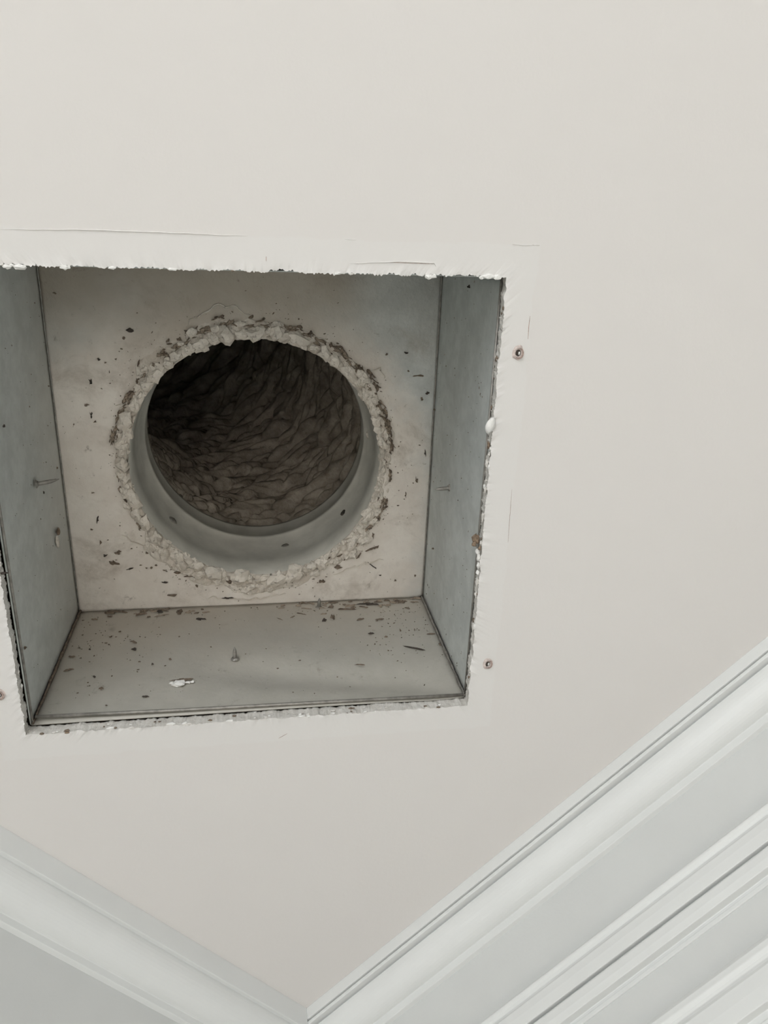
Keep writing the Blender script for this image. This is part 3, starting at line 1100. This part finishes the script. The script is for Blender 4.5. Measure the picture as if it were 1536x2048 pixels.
# lifted edges of dried sealant crust on the plate
CRUSTS = ([(-50.1, -97.0), (-36.3, -106.1), (-22.6, -112.3), (-10.7, -112.5), (-4.8, -106.7), (1.1, -103.7)],
          [(76.1, -64.1), (90.8, -59.3), (105.3, -65.1), (109.7, -56.1)], [(115.1, -24.4), (120.1, -5.5), (118.2, 10.3)],
          [(70.5, 122.9), (95.3, 114.0), (115.0, 110.9)], [(-111.8, 78.5), (-104.4, 86.0), (-91.7, 89.2)],
          [(-43.3, 141.5), (-9.0, 146.1), (26.2, 140.8)], [(-106.8, -33.4), (-102.2, -34.9), (-94.9, -32.5)])
for pts in CRUSTS:
    c = strip('crust_edge', M_MASTIC, plate, densify([(a * mm, b * mm) for a, b in pts], 0.0012, 0.0030), 0.0008, 0.0009)
    c.location = (0, 0, Z1 - 0.0005)
# felted dust gathered along the fold of the dirty panel
for i in range(60):
    x = rnd.choice((rnd.uniform(-0.148, -0.035), rnd.uniform(0.02, 0.148), rnd.uniform(0.05, 0.148)))
    z = Z1 - 0.003 - abs(rnd.gauss(0, 0.007))
    V, F = flake_geo(rnd.uniform(0.004, 0.013), rnd.uniform(0.0014, 0.0036), rnd.uniform(0.0006, 0.0016), 1300 + i, 10, 0.45)
    fm = frame_for((0, -1, 0), (1, 0, 0)) @ Matrix.Rotation(rnd.uniform(-0.4, 0.4), 3, 'Z')
    mesh('dust_roll', [fm @ Vector(v) for v in V], F, rnd.choice((M_FELT, M_FELT, M_DUST)), pan_b, False, (x, BY - 0.0006, z))


# specks too fine to count: one mesh for each surface
def specks(name, parent, count, pick, normal, across, seed, smax=0.0016):
    r = random.Random(seed)
    V, F = [], []
    fm0 = frame_for(normal, across)
    for _ in range(count):
        p = pick(r)
        if p is None:
            continue
        w = r.uniform(0.0004, smax) * r.uniform(0.5, 1)
        v, f = flake_geo(w * r.uniform(0.8, 2.4), w, w * 0.35, r.randint(0, 99999), 6, 0.4)
        fm = fm0 @ Matrix.Rotation(r.uniform(0, 3.14) if r.random() < 0.4 else r.uniform(-0.4, 0.4), 3, 'Z')
        k = len(V)
        V += [fm @ Vector(q) + Vector(p) for q in v]
        F += [tuple(k + i for i in q) for q in f]
    o = mesh(name, V, F, M_DUST, parent)
    o['kind'] = 'stuff'
    o['label'] = 'fine brown dust specks'


def pick_bottom(r):
    x, z = r.uniform(-BX, BX) * 0.97, r.uniform(Z0 + .012, Z1 - .008)
    d = 0.5 + fbm(x * 30, z * 30, 3, 3)
    wgt = 0.12 + 0.9 * smooth(0.05, 0.15, abs(x + 0.005)) * smooth(0.03, 0.10, z) + 0.8 * smooth(0.135, 0.165, z)
    if r.random() > wgt * d:
        return None
    return (x, BY - 0.0007 + p_bottom((x + BX) / (2 * BX), (z - Z0) / (Z1 - Z0))[1] - BY, z)


def pick_plate(r):
    a = r.uniform(0, 2 * math.pi)
    rr = HR + ring_width(a) * r.uniform(0.1, 1.6) + (r.uniform(0, 0.05) if r.random() < 0.3 else 0)
    x, y = HC.x + rr * math.cos(a), HC.y + rr * math.sin(a)
    if abs(x) > BX - .003 or abs(y) > BY - .003 or r.random() > 0.35 + 0.8 * fbm(x * 25, y * 25, 1, 3):
        return None
    on = rr < HR + ring_width(a) * 0.95
    return (x, y, Z1 - (0.0022 if on else 0.0007))


specks('dust_specks', pan_b, 1500, pick_bottom, (0, -1, 0), (1, 0, 0), 11)
specks('dust_specks', plate, 1300, pick_plate, (0, 0, -1), (1, 0, 0), 12)
specks('dust_specks', pan_l, 90, lambda r: (-BX + 0.0012, r.uniform(-BY, BY) * .95, r.uniform(Z0 + .01, Z1 - .01)), (1, 0, 0), (0, 1, 0), 13, 0.0011)
specks('dust_specks', pan_r, 120, lambda r: (BX - 0.0012, r.uniform(-BY, BY) * .95, r.uniform(Z0 + .01, Z1 - .01)), (-1, 0, 0), (0, 1, 0), 14, 0.0011)

# ------------------------------------------------------------------ nail tips driven through the panels, and a few odd marks


def nail_tip(base, direction, length, parent, seed, bend=0.0):
    d = Vector(direction).normalized()
    side = Vector((0, 0, 1)) if abs(d.z) < 0.5 else Vector((1, 0, 0))
    P = []
    for i in range(7):
        u = i / 6
        P.append(Vector(base) + d * (length * u) + side * (bend * u * u))
    nl = rod('nail_tip', M_NAIL, P, 0.0016, parent, 8, True, [1, 1, 1, 1, 0.9, 0.6, 0.12])
    nl['label'] = 'bare nail point poking through'
    # torn burr of metal round the base
    V, F = [], []
    fm = frame_for(d, side)
    n = 10
    for k in range(n):
        a = 2 * math.pi * k / n
        for r, h in ((0.0034, 0.0), (0.0021, 0.0010 + 0.0014 * abs(noise.noise(Vector((k * 1.7, seed, 0)))) * 2), (0.0011, 0.0004)):
            V.append(Vector(base) + fm @ Vector((math.cos(a) * r, math.sin(a) * r, h)))
    for k in range(n):
        q = (k + 1) % n
        for s in range(2):
            F.append((k * 3 + s, q * 3 + s, q * 3 + s + 1, k * 3 + s + 1))
    mesh('burr', V, F, M_NAIL, nl)


nail_tip((-BX, 0.0061, 0.0972), (1, -0.1, 0.12), 0.0150, boot, 1, 0.0035)
nail_tip((BX, 0.0169, 0.1011), (-1, 0.05, -0.05), 0.0125, boot, 2, 0.0)
nail_tip((-0.0178, BY, 0.0809), (0.0, -1, 0.08), 0.0105, boot, 3, 0.0)
nail_tip((0.0554, BY, 0.1600), (0.05, -1, 0.0), 0.0095, boot, 4, 0.0)
# knock-out hole with a pale drip, left panel
ko = blob('sealant_drip', M_MASTIC, boot, (-BX + 0.0004, 0.066, 0.1310), (0.0012, 0.0058, 0.0026), 77, 0.35, 2)
blob('drip_hole', M_RUST, ko, (0.0004, -0.0062, 0.0052), (0.0012, 0.0032, 0.0040), 78, 0.25, 2)
# chalky white crumb stuck to the dirty panel
cr = blob('plaster_crumb', M_PAINT, boot, (-0.0589, BY - 0.0012, 0.0490), (0.0042, 0.0020, 0.0034), 55, 0.55, 2, None, False)
cr['label'] = 'chalky white plaster crumb'
for k, (dx, dz, s) in enumerate(((0.0065, 0.0015, 0.0016), (-0.0052, 0.002, 0.0013), (0.010, 0.002, 0.0012))):
    blob('plaster_bit', M_PAINT, cr, (dx, 0.0003, dz), (s * 1.4, s * 0.6, s), 60 + k, 0.5, 1, None, False)
V, F = flake_geo(0.017, 0.0035, 0.0008, 71, 12, 0.4)
fm = frame_for((0, -1, 0), (1, 0, 0))
mesh('dirt_flake', [fm @ Vector(v) for v in V], F, M_DUST, pan_b, False, (-0.0565, BY - 0.0008, 0.0545))

# ------------------------------------------------------------------ flexible duct beyond the collar
flex = empty('flexible_duct', (BOX.x + HC.x, BOX.y + HC.y, CEIL + CZ - 0.03))
tag(flex, 'wrinkled brown-grey flexible duct running up into the dark beyond the collar', 'duct')


def build_flex():
    bend_dir = Vector((-0.95, -0.30, 0)).normalized()
    RB = 0.55
    straight = 0.034
    nl, na = 640, 220
    total = straight + RB * math.radians(75) + 0.25
    side = Vector((0, 0, 1)).cross(bend_dir)
    V, F = [], []
    for i in range(nl + 1):
        s = total * i / nl
        if s < straight:
            c, d = Vector((0, 0, s)), Vector((0, 0, 1))
        else:
            t = min((s - straight) / RB, math.radians(75))
            c = Vector((0, 0, straight + RB * math.sin(t))) + bend_dir * (RB * (1 - math.cos(t)))
            d = Vector((0, 0, math.cos(t))) + bend_dir * math.sin(t)
            ex = s - straight - RB * math.radians(75)
            if ex > 0:
                c = c + d * ex
        e2 = d.cross(side).normalized()
        for k in range(na):
            a = 2 * math.pi * k / na
            ca, sa = math.cos(a), math.sin(a)
            # helical wire every 24 mm with slack, crumpled cloth between
            warp = 0.42 * fbm(ca * 1.6, sa * 1.6, s * 14, 3)
            ph = s / 0.036 - a / (2 * math.pi) + warp
            fr = ph - math.floor(ph)
            rib = abs(2 * fr - 1)                 # 0 in mid-span, 1 at the wire
            sag = -0.0050 * (1 - rib) ** 1.6 + 0.002
            c1 = noise.noise(Vector((ca * 1.0 + 0.4 * sa, sa * 1.0, s * 36 + ca * 2 - sa * 1.5)))
            c2 = noise.noise(Vector((ca * 1.9, sa * 1.9, s * 52 + 9 - sa * 3)))
            c3 = noise.noise(Vector((ca * 1.7 - sa, sa * 1.7 + 5, s * 78 - 20 + sa * 3)))
            crease = 0.0045 * (1 - min(1, abs(c3) * 5.0)) + 0.0125 * (1 - min(1, abs(c1) * 4.6)) ** 1.3 + 0.0075 * (1 - min(1, abs(c2) * 4.6)) ** 1.3
            amp = smooth(0.028, 0.045, s)
            rad = 0.1065 + amp * (sag + crease + 0.003 * fbm(ca * 2.2, sa * 2.2, s * 22, 3) + 0.003)
            V.append(c + side * (ca * rad) + e2 * (sa * rad))
    for i in range(nl):
        for k in range(na):
            q = (k + 1) % na
            F.append((i * na + k, i * na + q, (i + 1) * na + q, (i + 1) * na + k))
    # closed far end
    F.append(tuple(nl * na + k for k in range(na)))
    o = mesh('liner', V, F, M_LINER, flex, True)
    o['label'] = 'crumpled dusty inner liner'
    # outer jacket
    return o


build_flex()
